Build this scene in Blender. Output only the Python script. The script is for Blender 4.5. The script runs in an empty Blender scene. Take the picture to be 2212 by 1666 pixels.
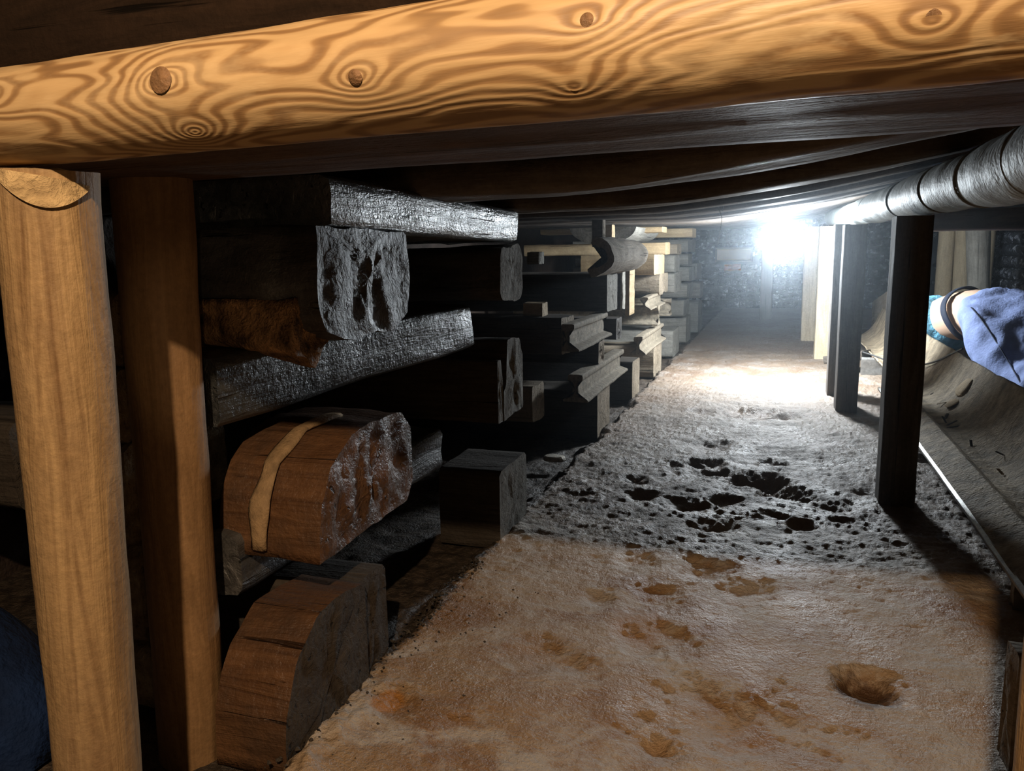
import bpy, math, random
import numpy as np
from mathutils import Vector, Matrix

# ------------------------------------------------------------------ units
# Everything below is laid out in "camera heights" (camera is 1 unit above the floor) and built at
# real size: one unit is S metres (a crawl space 0.65 m high).
S = 0.58
SC = bpy.context.scene
COL = SC.collection
CAM = np.array([0, 0, 1.0]); FPX, CXP, CYP = 1700.0, 1106.0, 833.0
_y, _p, _r = math.radians(18.7), math.radians(9.5), math.radians(-0.92)
FW = np.array([-math.sin(_y)*math.cos(_p), math.cos(_y)*math.cos(_p), -math.sin(_p)])
_rt = np.array([math.cos(_y), math.sin(_y), 0.]); _up = np.cross(_rt, FW)
RT = _rt*math.cos(_r)+_up*math.sin(_r); UP = -_rt*math.sin(_r)+_up*math.cos(_r)

def at(px, py, ax, v):
    """point (in units) seen in the photograph at px,py on the plane axis=v"""
    d = RT*(px-CXP)/FPX-UP*(py-CYP)/FPX+FW
    return CAM+d*(v-CAM[ax])/d[ax]

# ------------------------------------------------------------------ camera
cam_d = bpy.data.cameras.new('camera'); cam = bpy.data.objects.new('camera', cam_d); COL.objects.link(cam)
cam_d.sensor_fit = 'HORIZONTAL'; cam_d.sensor_width = 36; cam_d.lens = 36*FPX/2212; cam_d.clip_start = 0.02
cam.matrix_world = Matrix(((RT[0], UP[0], -FW[0], 0), (RT[1], UP[1], -FW[1], 0), (RT[2], UP[2], -FW[2], S), (0, 0, 0, 1)))
SC.camera = cam
SC.view_settings.view_transform = 'Standard'; SC.view_settings.look = 'None'
SC.view_settings.gamma = 1; SC.view_settings.use_curve_mapping = False
SC.view_settings.exposure = 0.13
# ------------------------------------------------------------------ world and lights
wd = bpy.data.worlds.new('world'); SC.world = wd; wd.use_nodes = True
wd.node_tree.nodes['Background'].inputs[0].default_value = (1.0, 0.72, 0.5, 1)
wd.node_tree.nodes['Background'].inputs[1].default_value = 0.008

def lamp(name, kind, loc, energy, color, size, aim=None, cone=None, blend=.3):
    l = bpy.data.lights.new(name, kind); l.energy = energy; l.color = color; l.shadow_soft_size = size
    o = bpy.data.objects.new(name, l); COL.objects.link(o); o.location = Vector(loc)*S
    if kind == 'SPOT': l.spot_size = math.radians(cone); l.spot_blend = blend
    if aim is not None:
        o.rotation_euler = (Vector(aim)-Vector(loc)).to_track_quat('-Z', 'Y').to_euler()
    return o
LAMP = (0.02, 6.3, 1.075)
WARM = (-0.06, -0.4, 1.84)
lamp('headlamp_light', 'SPOT', WARM, 44, (1.0, .72, .46), .010, (-.15, 1.6, .4), 100, .3)
lamp('camera_fill_light', 'POINT', (.06, -.03, 1.06), .36, (1.0, .72, .45), .01)  # added weak warm fill at the camera position
lamp('broken_edge_fill_light', 'SPOT', (-.08, 0, .62), 2.2, (1.0, .70, .42), .01, (-1.12, 1.38, .86), 17, .9)  # added spot, brightens only the broken edge of the nearest stack

lamp('floor_fill_light', 'SPOT', (LAMP[0], LAMP[1], LAMP[2]-.15), 75, (.86, .94, 1.0), .04, (.05, 6.5, 0), 150, .8)   # added spot under the globe to brighten the floor below the lamp
# ------------------------------------------------------------------ noise
_rp = np.random.RandomState(77); PERM = _rp.permutation(4096); GR = _rp.normal(size=(4096, 3)); GR /= np.linalg.norm(GR, axis=1)[:, None]
def gnoise(P):
    """gradient noise, about -1..1"""
    I = np.floor(P).astype(np.int64); f = P-I; u = f*f*f*(f*(f*6-15)+10); out = 0
    for dx in (0, 1):
        for dy in (0, 1):
            for dz in (0, 1):
                h = PERM[(PERM[(PERM[(I[:, 0]+dx) & 4095]+I[:, 1]+dy) & 4095]+I[:, 2]+dz) & 4095]
                g = GR[h]; d = g[:, 0]*(f[:, 0]-dx)+g[:, 1]*(f[:, 1]-dy)+g[:, 2]*(f[:, 2]-dz)
                w = (u[:, 0] if dx else 1-u[:, 0])*(u[:, 1] if dy else 1-u[:, 1])*(u[:, 2] if dz else 1-u[:, 2])
                out = out+w*d
    return out*2.6
_RM = np.array([[.8, -.6, 0], [.48, .64, -.6], [.36, .48, .8]])
def fbm(P, seed, f=1.0, oct=4, gain=.5):
    t = 0; a = 1; P = np.asarray(P, float)@_RM+np.array([seed*13.7, seed*7.3, seed*3.1])/max(f, .001)*1.0
    for o in range(oct):
        t = t+a*gnoise(P*f); f *= 2.07; a *= gain; P = P@_RM+.37
    return t

# ------------------------------------------------------------------ meshes
def mesh(name, V, F, mats, smooth=True, midx=None):
    me = bpy.data.meshes.new(name); me.from_pydata((np.asarray(V, float)*S).tolist(), [], F)
    for m in (mats if isinstance(mats, (list, tuple)) else [mats]): me.materials.append(m)
    if smooth: me.polygons.foreach_set('use_smooth', [True]*len(F))
    if midx is not None: me.polygons.foreach_set('material_index', midx)
    me.update(); return me
def obj(name, me, parent=None, loc=(0, 0, 0), rot=(0, 0, 0)):
    o = bpy.data.objects.new(name, me); COL.objects.link(o); o.location = Vector(loc)*S; o.rotation_euler = rot
    if parent: o.parent = parent
    return o
def tag(o, label, cat, group=None, kind=None):
    o['label'] = label; o['category'] = cat
    if group: o['group'] = group
    if kind: o['kind'] = kind
    return o
def empty(name, loc=(0, 0, 0), rot=(0, 0, 0)):
    o = bpy.data.objects.new(name, None); COL.objects.link(o); o.location = Vector(loc)*S; o.rotation_euler = rot
    o.empty_display_size = .05; return o

def resample(P, n):
    P = np.array(P, float); Q = np.vstack([P, P[:1]]); d = np.r_[0, np.cumsum(np.linalg.norm(np.diff(Q, axis=0), axis=1))]
    t = np.linspace(0, d[-1], n, endpoint=False)
    return np.c_[np.interp(t, d, Q[:, 0]), np.interp(t, d, Q[:, 1])]
def rrect(w, h, r, n=40):
    r = min(r, w*.49, h*.49); P = []
    for cx, cy, a0 in ((w/2-r, h/2-r, 0), (-w/2+r, h/2-r, 90), (-w/2+r, -h/2+r, 180), (w/2-r, -h/2+r, 270)):
        for a in (0, 30, 60, 90):
            t = math.radians(a0+a); P.append((cx+r*math.cos(t), cy+r*math.sin(t)))
    return resample(P, n)
def circ(r, n=40, sq=1.0):
    return np.array([(r*math.cos(2*math.pi*i/n), r*sq*math.sin(2*math.pi*i/n)) for i in range(n)])

def extrude(name, prof, L, mats, M=18, seed=0, rough=.004, ridge=.003, endr=.004, slant0=(0, 0), slant1=(0, 0),
            taper=None, bend=0, K=5, capmat=0, chip=0):
    """profile (y,z) swept along local X with weathered sides and sawn ends"""
    n = len(prof); X = np.linspace(-L/2, L/2, M)
    # squeeze a station near both ends so that the arris stays crisp
    ang = np.arctan2(prof[:, 1], prof[:, 0]); rad = np.linalg.norm(prof, axis=1)
    V = []; F = []
    for i, x in enumerate(X):
        t = i/(M-1); sc = 1 if taper is None else taper[0]+(taper[1]-taper[0])*t
        P = np.c_[np.full(n, x), prof*sc]
        V.append(P)
    V = np.vstack(V)
    dirn = np.tile(prof/np.maximum(rad, 1e-6)[:, None], (M, 1))
    d = rough*fbm(V, seed, 2.2, 4, .6)
    Pg = V.copy(); Pg[:, 0] *= .12
    d = d+ridge*fbm(Pg, seed+50, 9, 3, .7)
    if chip:
        e = np.minimum(np.abs(V[:, 0]-L/2), np.abs(V[:, 0]+L/2))
        c = fbm(V, seed+90, 4, 3); d = d-chip*np.clip(c-.6, 0, 2)*np.exp(-e/.06)-chip*.4*np.clip(fbm(V, seed+91, 2.5, 3)-1.1, 0, 2)
    V[:, 1:] += dirn*d[:, None]
    V[:, 2] += bend*(1-(2*V[:, 0]/L)**2)
    for k, sl in ((0, slant0), (M-1, slant1)):
        pass
    tt = (V[:, 0]+L/2)/L
    V[:, 0] += (1-tt)*(slant0[0]*V[:, 1]+slant0[1]*V[:, 2])+tt*(slant1[0]*V[:, 1]+slant1[1]*V[:, 2])
    for i in range(M-1):
        for j in range(n):
            a = i*n+j; b = i*n+(j+1) % n; F.append((a, a+n, b+n, b))
    mi = [0]*len(F); V = list(V)
    for end in (0, 1):
        ring = np.array(V[0:n] if end == 0 else V[(M-1)*n:M*n]); c = ring.mean(0); base = len(V)
        for k in range(K):
            s = 1-k/K; R = c+(ring-c)*s
            if k: R[:, 0] += endr*fbm(R*np.array([1, 1, .35]), seed+7+end, 22, 4, .6)*(1 if k > 1 else .6)
            V.extend(list(R))
        V.append(c); ci = len(V)-1
        for k in range(K-1):
            for j in range(n):
                a = base+k*n+j; b = base+k*n+(j+1) % n
                F.append((a, b, b+n, a+n) if end else (a, a+n, b+n, b)); mi.append(capmat)
        for j in range(n):
            a = base+(K-1)*n+j; b = base+(K-1)*n+(j+1) % n
            F.append((a, b, ci) if end else (b, a, ci)); mi.append(capmat)
    return mesh(name, V, F, mats, True, mi)

# ------------------------------------------------------------------ materials
def newmat(name):
    m = bpy.data.materials.new(name); m.use_nodes = True; nt = m.node_tree
    return m, nt, nt.nodes['Principled BSDF']
class NT:
    def __init__(s, nt): s.nt = nt
    def n(s, t, ins=None, **kw):
        x = s.nt.nodes.new(t)
        for k, v in kw.items(): setattr(x, k, v)
        for k, v in (ins or {}).items():
            if isinstance(v, bpy.types.NodeSocket): s.nt.links.new(v, x.inputs[k])
            else: x.inputs[k].default_value = v
        return x
    def math(s, op, a, b=0.0, clamp=False):
        x = s.n('ShaderNodeMath', {0: a, 1: b}, operation=op); x.use_clamp = clamp; return x.outputs[0]
    def noise(s, vec, scale, detail=4, rough=.6, dist=0):
        return s.n('ShaderNodeTexNoise', {'Vector': vec, 'Scale': scale, 'Detail': detail, 'Roughness': rough, 'Distortion': dist}).outputs[0]
    def ramp(s, fac, stops):
        x = s.n('ShaderNodeValToRGB', {0: fac}); cr = x.color_ramp
        while len(cr.elements) < len(stops): cr.elements.new(.5)
        for e, (p, c) in zip(cr.elements, stops):
            e.position = p; e.color = (*c, 1) if len(c) == 3 else c
        return x.outputs[0]
    def mix(s, fac, a, b, mode='MIX'):
        x = s.n('ShaderNodeMix', data_type='RGBA', blend_type=mode)
        for k, v in ((0, fac), (6, a), (7, b)):
            if isinstance(v, bpy.types.NodeSocket): s.nt.links.new(v, x.inputs[k])
            else: x.inputs[k].default_value = (*v, 1) if isinstance(v, tuple) and len(v) == 3 else v
        return x.outputs[2]
    def bump(s, h, strength, dist, nrm=None):
        ins = {'Height': h, 'Strength': strength, 'Distance': dist}
        if nrm is not None: ins['Normal'] = nrm
        return s.n('ShaderNodeBump', ins).outputs[0]
def sstep(T, v, a, b):
    return T.n('ShaderNodeMapRange', {0: v, 1: a, 2: b, 3: 0.0, 4: 1.0}, interpolation_type='SMOOTHSTEP').outputs[0]

def wood(name, c1, c2, c3, rough=.7, spec=.35, grain=1.0, bump=.5, blotch=.5, cap=False, wet=0.0, split=True):
    """old timber: c1/c2 grain colours, c3 dirt"""
    m, nt, b = newmat(name); T = NT(nt)
    co = T.n('ShaderNodeTexCoord').outputs['Object']
    inf = T.n('ShaderNodeObjectInfo').outputs['Random']
    off = T.n('ShaderNodeVectorMath', {0: co, 1: T.n('ShaderNodeCombineXYZ', {0: T.math('MULTIPLY', inf, 31), 1: T.math('MULTIPLY', inf, 17), 2: inf}).outputs[0]}, operation='ADD').outputs[0]
    sc = (3, 3, 3) if cap else (4, 60*grain, 60*grain)
    mp = T.n('ShaderNodeMapping', {'Vector': off, 'Scale': sc}).outputs[0]
    g = T.noise(mp, 1.0 if not cap else 14, 5, .65, 1.5)
    bl = T.noise(off, 9, 5, .65)
    fine = T.noise(off, 130, 3, .7)
    col = T.ramp(g, [(.3, c1), (.62, c2)])
    bm = T.ramp(bl, [(.5-.12*blotch, (0, 0, 0)), (.62, (1, 1, 1))])
    col = T.mix(T.math('MULTIPLY', bm, blotch), col, (*c3, 1))
    col = T.mix(.35, col, T.ramp(fine, [(.3, (.35, .35, .35)), (.7, (1, 1, 1))]), 'MULTIPLY')
    h = T.math('ADD', T.math('MULTIPLY', g, .8), T.math('MULTIPLY', fine, .35))
    h = T.math('ADD', h, T.math('MULTIPLY', bl, 1.2))
    if split:
        mp2 = T.n('ShaderNodeMapping', {'Vector': off, 'Scale': (2.2, 75, 75)}).outputs[0]
        cr = T.noise(mp2, 1.0, 3, .6, .3)
        crack = sstep(T, cr, .30, .36)
        col = T.mix(crack, (c1[0]*.3, c1[1]*.3, c1[2]*.3, 1), col)
        h = T.math('ADD', h, crack)
    nt.links.new(col, b.inputs['Base Color'])
    nt.links.new(T.ramp(bl, [(.3, (rough-.25*wet,)*3), (.7, (min(1, rough+.12),)*3)]), b.inputs['Roughness'])
    b.inputs['Specular IOR Level'].default_value = spec
    nt.links.new(T.bump(h, bump, .006), b.inputs['Normal'])
    return m

M = {}
M['tar'] = wood('tarred_wood', (.020, .022, .024), (.050, .052, .052), (.085, .075, .06), .36, .75, .8, .9, .35, wet=.3)
M['tar_gloss'] = wood('highlit_tarred_wood', (.05, .055, .06), (.16, .17, .175), (.24, .24, .23), .30, 1.0, .8, .9, .5, wet=.3)  # tar lightened to paint the lamp's sheen on the top plank
M['tar_rough'] = wood('tarred_rotten_wood', (.03, .028, .026), (.10, .095, .09), (.035, .025, .02), .5, .6, .5, 1.0, .6, wet=.2)
M['dark'] = wood('dark_old_wood', (.035, .028, .022), (.085, .07, .055), (.05, .036, .025), .75, .3, 1, .8, .5)
M['aged'] = wood('dusty_aged_wood', (.19, .15, .105), (.33, .27, .20), (.14, .11, .075), .85, .2, .8, .9, .6)
M['aged2'] = wood('dusty_grey_wood', (.16, .15, .13), (.29, .275, .24), (.11, .10, .085), .85, .2, .8, .8, .5)
M['yellow'] = wood('fresh_sawn_wood', (.34, .24, .13), (.48, .36, .21), (.25, .18, .11), .75, .25, .8, .5, .3)
M['rust_wood'] = wood('wet_brown_wood', (.075, .034, .016), (.16, .078, .035), (.05, .028, .016), .45, .5, .7, .9, .6, wet=.5)
M['roof'] = wood('roof_board_wood', (.10, .078, .06), (.20, .165, .135), (.07, .052, .042), .6, .45, .5, .6, .5)
M['beam_brown'] = wood('brown_beam_wood', (.07, .042, .028), (.13, .08, .05), (.05, .032, .024), .6, .3, .6, .4, .5)
M['header'] = wood('blackened_wood', (.014, .009, .006), (.035, .02, .012), (.02, .012, .008), .9, .1, .6, .5, .6)
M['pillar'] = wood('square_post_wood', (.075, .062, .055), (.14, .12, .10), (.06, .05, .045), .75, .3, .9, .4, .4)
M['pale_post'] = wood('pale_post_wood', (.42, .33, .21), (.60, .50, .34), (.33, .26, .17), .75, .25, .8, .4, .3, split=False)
M['post'] = wood('round_post_wood', (.19, .105, .045), (.44, .285, .135), (.30, .195, .105), .6, .3, 1.0, .45, .45, split=False)
M['post_dark'] = wood('brown_round_post_wood', (.20, .11, .045), (.33, .19, .085), (.24, .14, .07), .6, .3, .7, .35, .4, split=False)
M['end'] = wood('end_grain', (.30, .20, .10), (.62, .44, .22), (.2, .12, .06), .8, .2, 1, 1.0, .3, cap=True, split=False)

def mat_log(name, knots):
    """peeled pine: growth rings that part round the knots"""
    m, nt, b = newmat(name); T = NT(nt)
    co = T.n('ShaderNodeTexCoord').outputs['Object']
    sep = T.n('ShaderNodeSeparateXYZ', {0: co})
    warp = T.noise(co, 5.0, 3, .5)
    mpw = T.n('ShaderNodeMapping', {'Vector': co, 'Scale': (1.0, 5, 5)}).outputs[0]
    warp2 = T.noise(mpw, 3.2, 3, .55)
    f = T.math('MULTIPLY', sep.outputs[2], 14)
    f = T.math('ADD', f, T.math('MULTIPLY', warp2, 2.4))
    f = T.math('ADD', f, T.math('MULTIPLY', warp, .45))
    near = None
    for (kx, ky, kz, amp) in knots:
        dv = T.n('ShaderNodeVectorMath', {0: co, 1: (kx*S, ky*S, kz*S)}, operation='SUBTRACT').outputs[0]
        dv = T.n('ShaderNodeVectorMath', {0: dv, 1: (.55, 1, 1)}, operation='MULTIPLY').outputs[0]
        d = T.n('ShaderNodeVectorMath', {0: dv}, operation='LENGTH').outputs['Value']
        f = T.math('ADD', f, T.math('DIVIDE', amp*.016, T.math('ADD', d, .012)))
        near = d if near is None else T.math('MINIMUM', near, d)
    s = T.math('SINE', T.math('MULTIPLY', f, 31))
    s = T.math('ADD', T.math('MULTIPLY', s, .5), .5)
    fn = T.n('ShaderNodeMapping', {'Vector': co, 'Scale': (14, 140, 140)}).outputs[0]
    fine = T.noise(fn, 1.0, 4, .6)
    blot = T.noise(co, 8, 4, .6)
    col = T.ramp(s, [(.0, (.25, .14, .06)), (.3, (.33, .19, .08)), (.65, (.50, .325, .155)), (1, (.54, .36, .175))])
    pale = T.ramp(T.noise(T.n('ShaderNodeMapping', {'Vector': co, 'Scale': (6, 16, 16), 'Location': (3.1, 1, 2)}).outputs[0], 1.6, 5, .7), [(.52, (0, 0, 0)), (.66, (1, 1, 1))])
    right = sstep(T, sep.outputs[0], .05, .35)
    pf = T.math('MULTIPLY', pale, T.math('ADD', .3, T.math('MULTIPLY', right, .7)))
    col = T.mix(pf, col, (.70, .52, .29, 1))
    col = T.mix(T.math('MULTIPLY', T.ramp(blot, [(.5, (0, 0, 0)), (.7, (1, 1, 1))]), .35), col, (.42, .29, .15, 1))
    col = T.mix(.25, col, T.ramp(fine, [(.3, (.4, .4, .4)), (.7, (1, 1, 1))]), 'MULTIPLY')
    nt.links.new(col, b.inputs['Base Color'])
    b.inputs['Roughness'].default_value = .5; b.inputs['Specular IOR Level'].default_value = .4
    h = T.math('ADD', T.math('MULTIPLY', s, .5), fine)
    nt.links.new(T.bump(h, .3, .002), b.inputs['Normal'])
    return m

def simple(name, col, rough=.7, metal=0, spec=.5, nscale=20, var=.3, bump=.3, bd=.004, col2=None):
    m, nt, b = newmat(name); T = NT(nt); co = T.n('ShaderNodeTexCoord').outputs['Object']
    n1 = T.noise(co, nscale, 5, .65); n2 = T.noise(co, nscale*7, 3, .6)
    c2 = col2 or tuple(c*(1-var) for c in col)
    nt.links.new(T.ramp(n1, [(.35, c2), (.65, col)]), b.inputs['Base Color'])
    b.inputs['Roughness'].default_value = rough; b.inputs['Metallic'].default_value = metal; b.inputs['Specular IOR Level'].default_value = spec
    nt.links.new(T.bump(T.math('ADD', n1, T.math('MULTIPLY', n2, .4)), bump, bd), b.inputs['Normal'])
    return m
M['rail'] = simple('dusty_rusted_rail', (.27, .225, .165), .85, 0, .3, 60, .5, .9, .006)
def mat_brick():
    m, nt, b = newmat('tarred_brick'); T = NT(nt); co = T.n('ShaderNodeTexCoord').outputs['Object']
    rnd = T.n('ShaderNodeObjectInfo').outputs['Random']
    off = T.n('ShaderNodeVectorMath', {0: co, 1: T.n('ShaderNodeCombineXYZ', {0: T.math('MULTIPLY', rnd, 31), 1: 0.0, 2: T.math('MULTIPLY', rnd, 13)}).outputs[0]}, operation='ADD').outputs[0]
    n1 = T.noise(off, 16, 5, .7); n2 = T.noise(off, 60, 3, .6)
    nt.links.new(T.ramp(n1, [(.50, (.04, .045, .055)), (.58, (.22, .25, .30)), (.66, (.95, .98, 1))]), b.inputs['Base Color'])   # tar; the lamp's white glints painted in as pale noise patches
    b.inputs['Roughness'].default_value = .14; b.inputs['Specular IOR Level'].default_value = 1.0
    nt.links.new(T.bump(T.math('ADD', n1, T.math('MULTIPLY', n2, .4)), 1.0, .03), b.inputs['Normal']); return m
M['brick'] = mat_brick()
M['brick_orange'] = simple('bare_orange_brick', (.95, .27, .03), .5, 0, .3, 40, .2, .5)
M['mortar'] = simple('blackened_mortar', (.012, .013, .015), .85, 0, .4, 50, .5, .8)
M['stone'] = simple('rough_pale_stone', (.46, .34, .20), .85, 0, .2, 30, .6, 1.0, .01, (.16, .10, .055))
M['rock'] = simple('dark_rock_wall', (.045, .03, .022), .8, 0, .3, 6, .6, 1.0, .02)
M['duct'] = simple('grey_foil_duct', (.40, .445, .43), .6, .0, .35, 14, .35, .6, .006)
M['duct_ring'] = simple('dark_duct_seam', (.24, .26, .26), .6, .1, .5, 40)
M['belt'] = simple('dusty_conveyor_belt', (.38, .30, .20), .8, 0, .3, 22, .6, 1.0, .010)
M['steel'] = simple('bare_steel_edge', (.32, .31, .29), .35, .6, .5, 60, .4, .5)
M['trouser'] = simple('blue_work_cloth', (.27, .34, .60), .85, 0, .2, 16, .3, .5, .01)
M['seam'] = simple('dark_blue_seam', (.02, .03, .07), .8)
M['shirt'] = simple('light_blue_cloth', (.22, .56, .78), .85, 0, .2, 12, .35, .8, .02)
M['waist'] = simple('navy_waistband', (.012, .02, .045), .8)
M['skin'] = simple('skin', (.62, .42, .30), .55, 0, .4, 20, .08, .1)
M['hair'] = simple('dark_hair', (.03, .02, .015), .7, 0, .4, 80, .5, .8)
M['boot'] = simple('black_rubber', (.02, .02, .022), .5)
M['blue_dark'] = simple('dark_blue_cloth', (.010, .028, .09), .85, 0, .2, 10, .5, .8, .02)
M['wire'] = simple('pale_thread', (.5, .5, .5), .6)
M['cable'] = simple('black_cable', (.02, .02, .02), .5)
M['salt'] = simple('salt_crust', (.62, .55, .45), .6, 0, .5, 50, .4, 1, .01)
M['chip_wood'] = simple('broken_ochre_wood', (.40, .22, .10), .75, 0, .3, 34, .9, 1.0, .012, (.05, .028, .016))
M['box_wood'] = simple('pale_box_wood', (.95, .70, .36), .5, 0, .5, 20, .1, .2)
M['knot'] = simple('knot_wood', (.24, .13, .06), .6, 0, .3, 90, .5, .5)
M['plastic'] = simple('black_plastic', (.03, .03, .032), .5)
def emis(name, col, st):
    m, nt, b = newmat(name); b.inputs['Base Color'].default_value = (1, 1, 1, 1)
    b.inputs['Emission Color'].default_value = (*col, 1); b.inputs['Emission Strength'].default_value = st; return m
M['lens'] = emis('lit_globe', (.84, .93, 1), 350)

def mat_floor():
    m, nt, b = newmat('salt_floor'); T = NT(nt); co = T.n('ShaderNodeTexCoord').outputs['Object']
    sep = T.n('ShaderNodeSeparateXYZ', {0: co})
    n1 = T.noise(co, 3.2, 6, .65, .3); n2 = T.noise(T.n('ShaderNodeMapping', {'Vector': co, 'Location': (5, 3, 1)}).outputs[0], 7, 6, .7, .6)
    n3 = T.noise(co, 45, 5, .7); n4 = T.noise(co, 180, 3, .7)
    col = T.ramp(n1, [(.38, (.46, .35, .245)), (.5, (.37, .25, .145)), (.60, (.27, .145, .06))])
    col = T.mix(T.ramp(n2, [(.49, (0, 0, 0)), (.60, (.85, .85, .85))]), col, (.52, .46, .40, 1))
    h = T.math('DIVIDE', sep.outputs[2], S)
    col = T.mix(T.math('MULTIPLY', sstep(T, h, .0, -.05), .55), col, (.33, .165, .06, 1))     # ochre silt settled in the hollows
    col = T.mix(T.math('MULTIPLY', sstep(T, n3, .56, .72), .5), col, (.66, .56, .43, 1))
    col = T.mix(T.math('MULTIPLY', sstep(T, n4, .66, .74), .7), col, (.10, .055, .03, 1))
    # far part: same crust, shade of the grazing light painted in darker brown
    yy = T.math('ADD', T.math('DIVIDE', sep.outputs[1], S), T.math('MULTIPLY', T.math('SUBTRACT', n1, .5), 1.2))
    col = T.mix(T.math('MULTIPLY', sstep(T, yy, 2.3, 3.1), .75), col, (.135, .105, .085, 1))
    # loose black soil under the timber stacks
    xx = T.math('ADD', T.math('DIVIDE', sep.outputs[0], S), T.math('MULTIPLY', T.math('SUBTRACT', n3, .5), .10))
    xx = T.math('ADD', xx, T.math('MULTIPLY', T.math('SUBTRACT', n2, .5), .12))
    col = T.mix(sstep(T, xx, -.885, -.925), col, T.ramp(n3, [(.4, (.03, .022, .016)), (.65, (.095, .07, .05))]))
    def spot(px, py, r, c, cur, amt=.9):
        p = at(px, py, 2, 0)
        dv = T.n('ShaderNodeVectorMath', {0: co, 1: (p[0]*S, p[1]*S, 0)}, operation='SUBTRACT').outputs[0]
        dv = T.n('ShaderNodeVectorMath', {0: dv, 1: (1, .8, .3)}, operation='MULTIPLY').outputs[0]
        d = T.n('ShaderNodeVectorMath', {0: dv}, operation='LENGTH').outputs['Value']
        d = T.math('ADD', d, T.math('MULTIPLY', T.math('SUBTRACT', n3, .5), r*S*1.0))
        return T.mix(T.math('MULTIPLY', sstep(T, d, r*S, r*S*.55), amt), cur, (*c, 1))
    col = spot(838, 1510, .045, (.42, .18, .035), col)
    col = spot(1872, 1484, .085, (.07, .03, .012), col)
    col = spot(1380, 1345, .10, (.38, .19, .07), col, .5)
    nt.links.new(col, b.inputs['Base Color'])
    nt.links.new(T.ramp(n2, [(.35, (.42, .42, .42)), (.65, (.70, .70, .70))]), b.inputs['Roughness'])
    b.inputs['Specular IOR Level'].default_value = .45
    hh = T.math('ADD', T.math('MULTIPLY', n3, .7), T.math('MULTIPLY', n4, .25))
    nt.links.new(T.bump(hh, .9, .010), b.inputs['Normal'])
    return m
M['floor'] = mat_floor()

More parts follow.
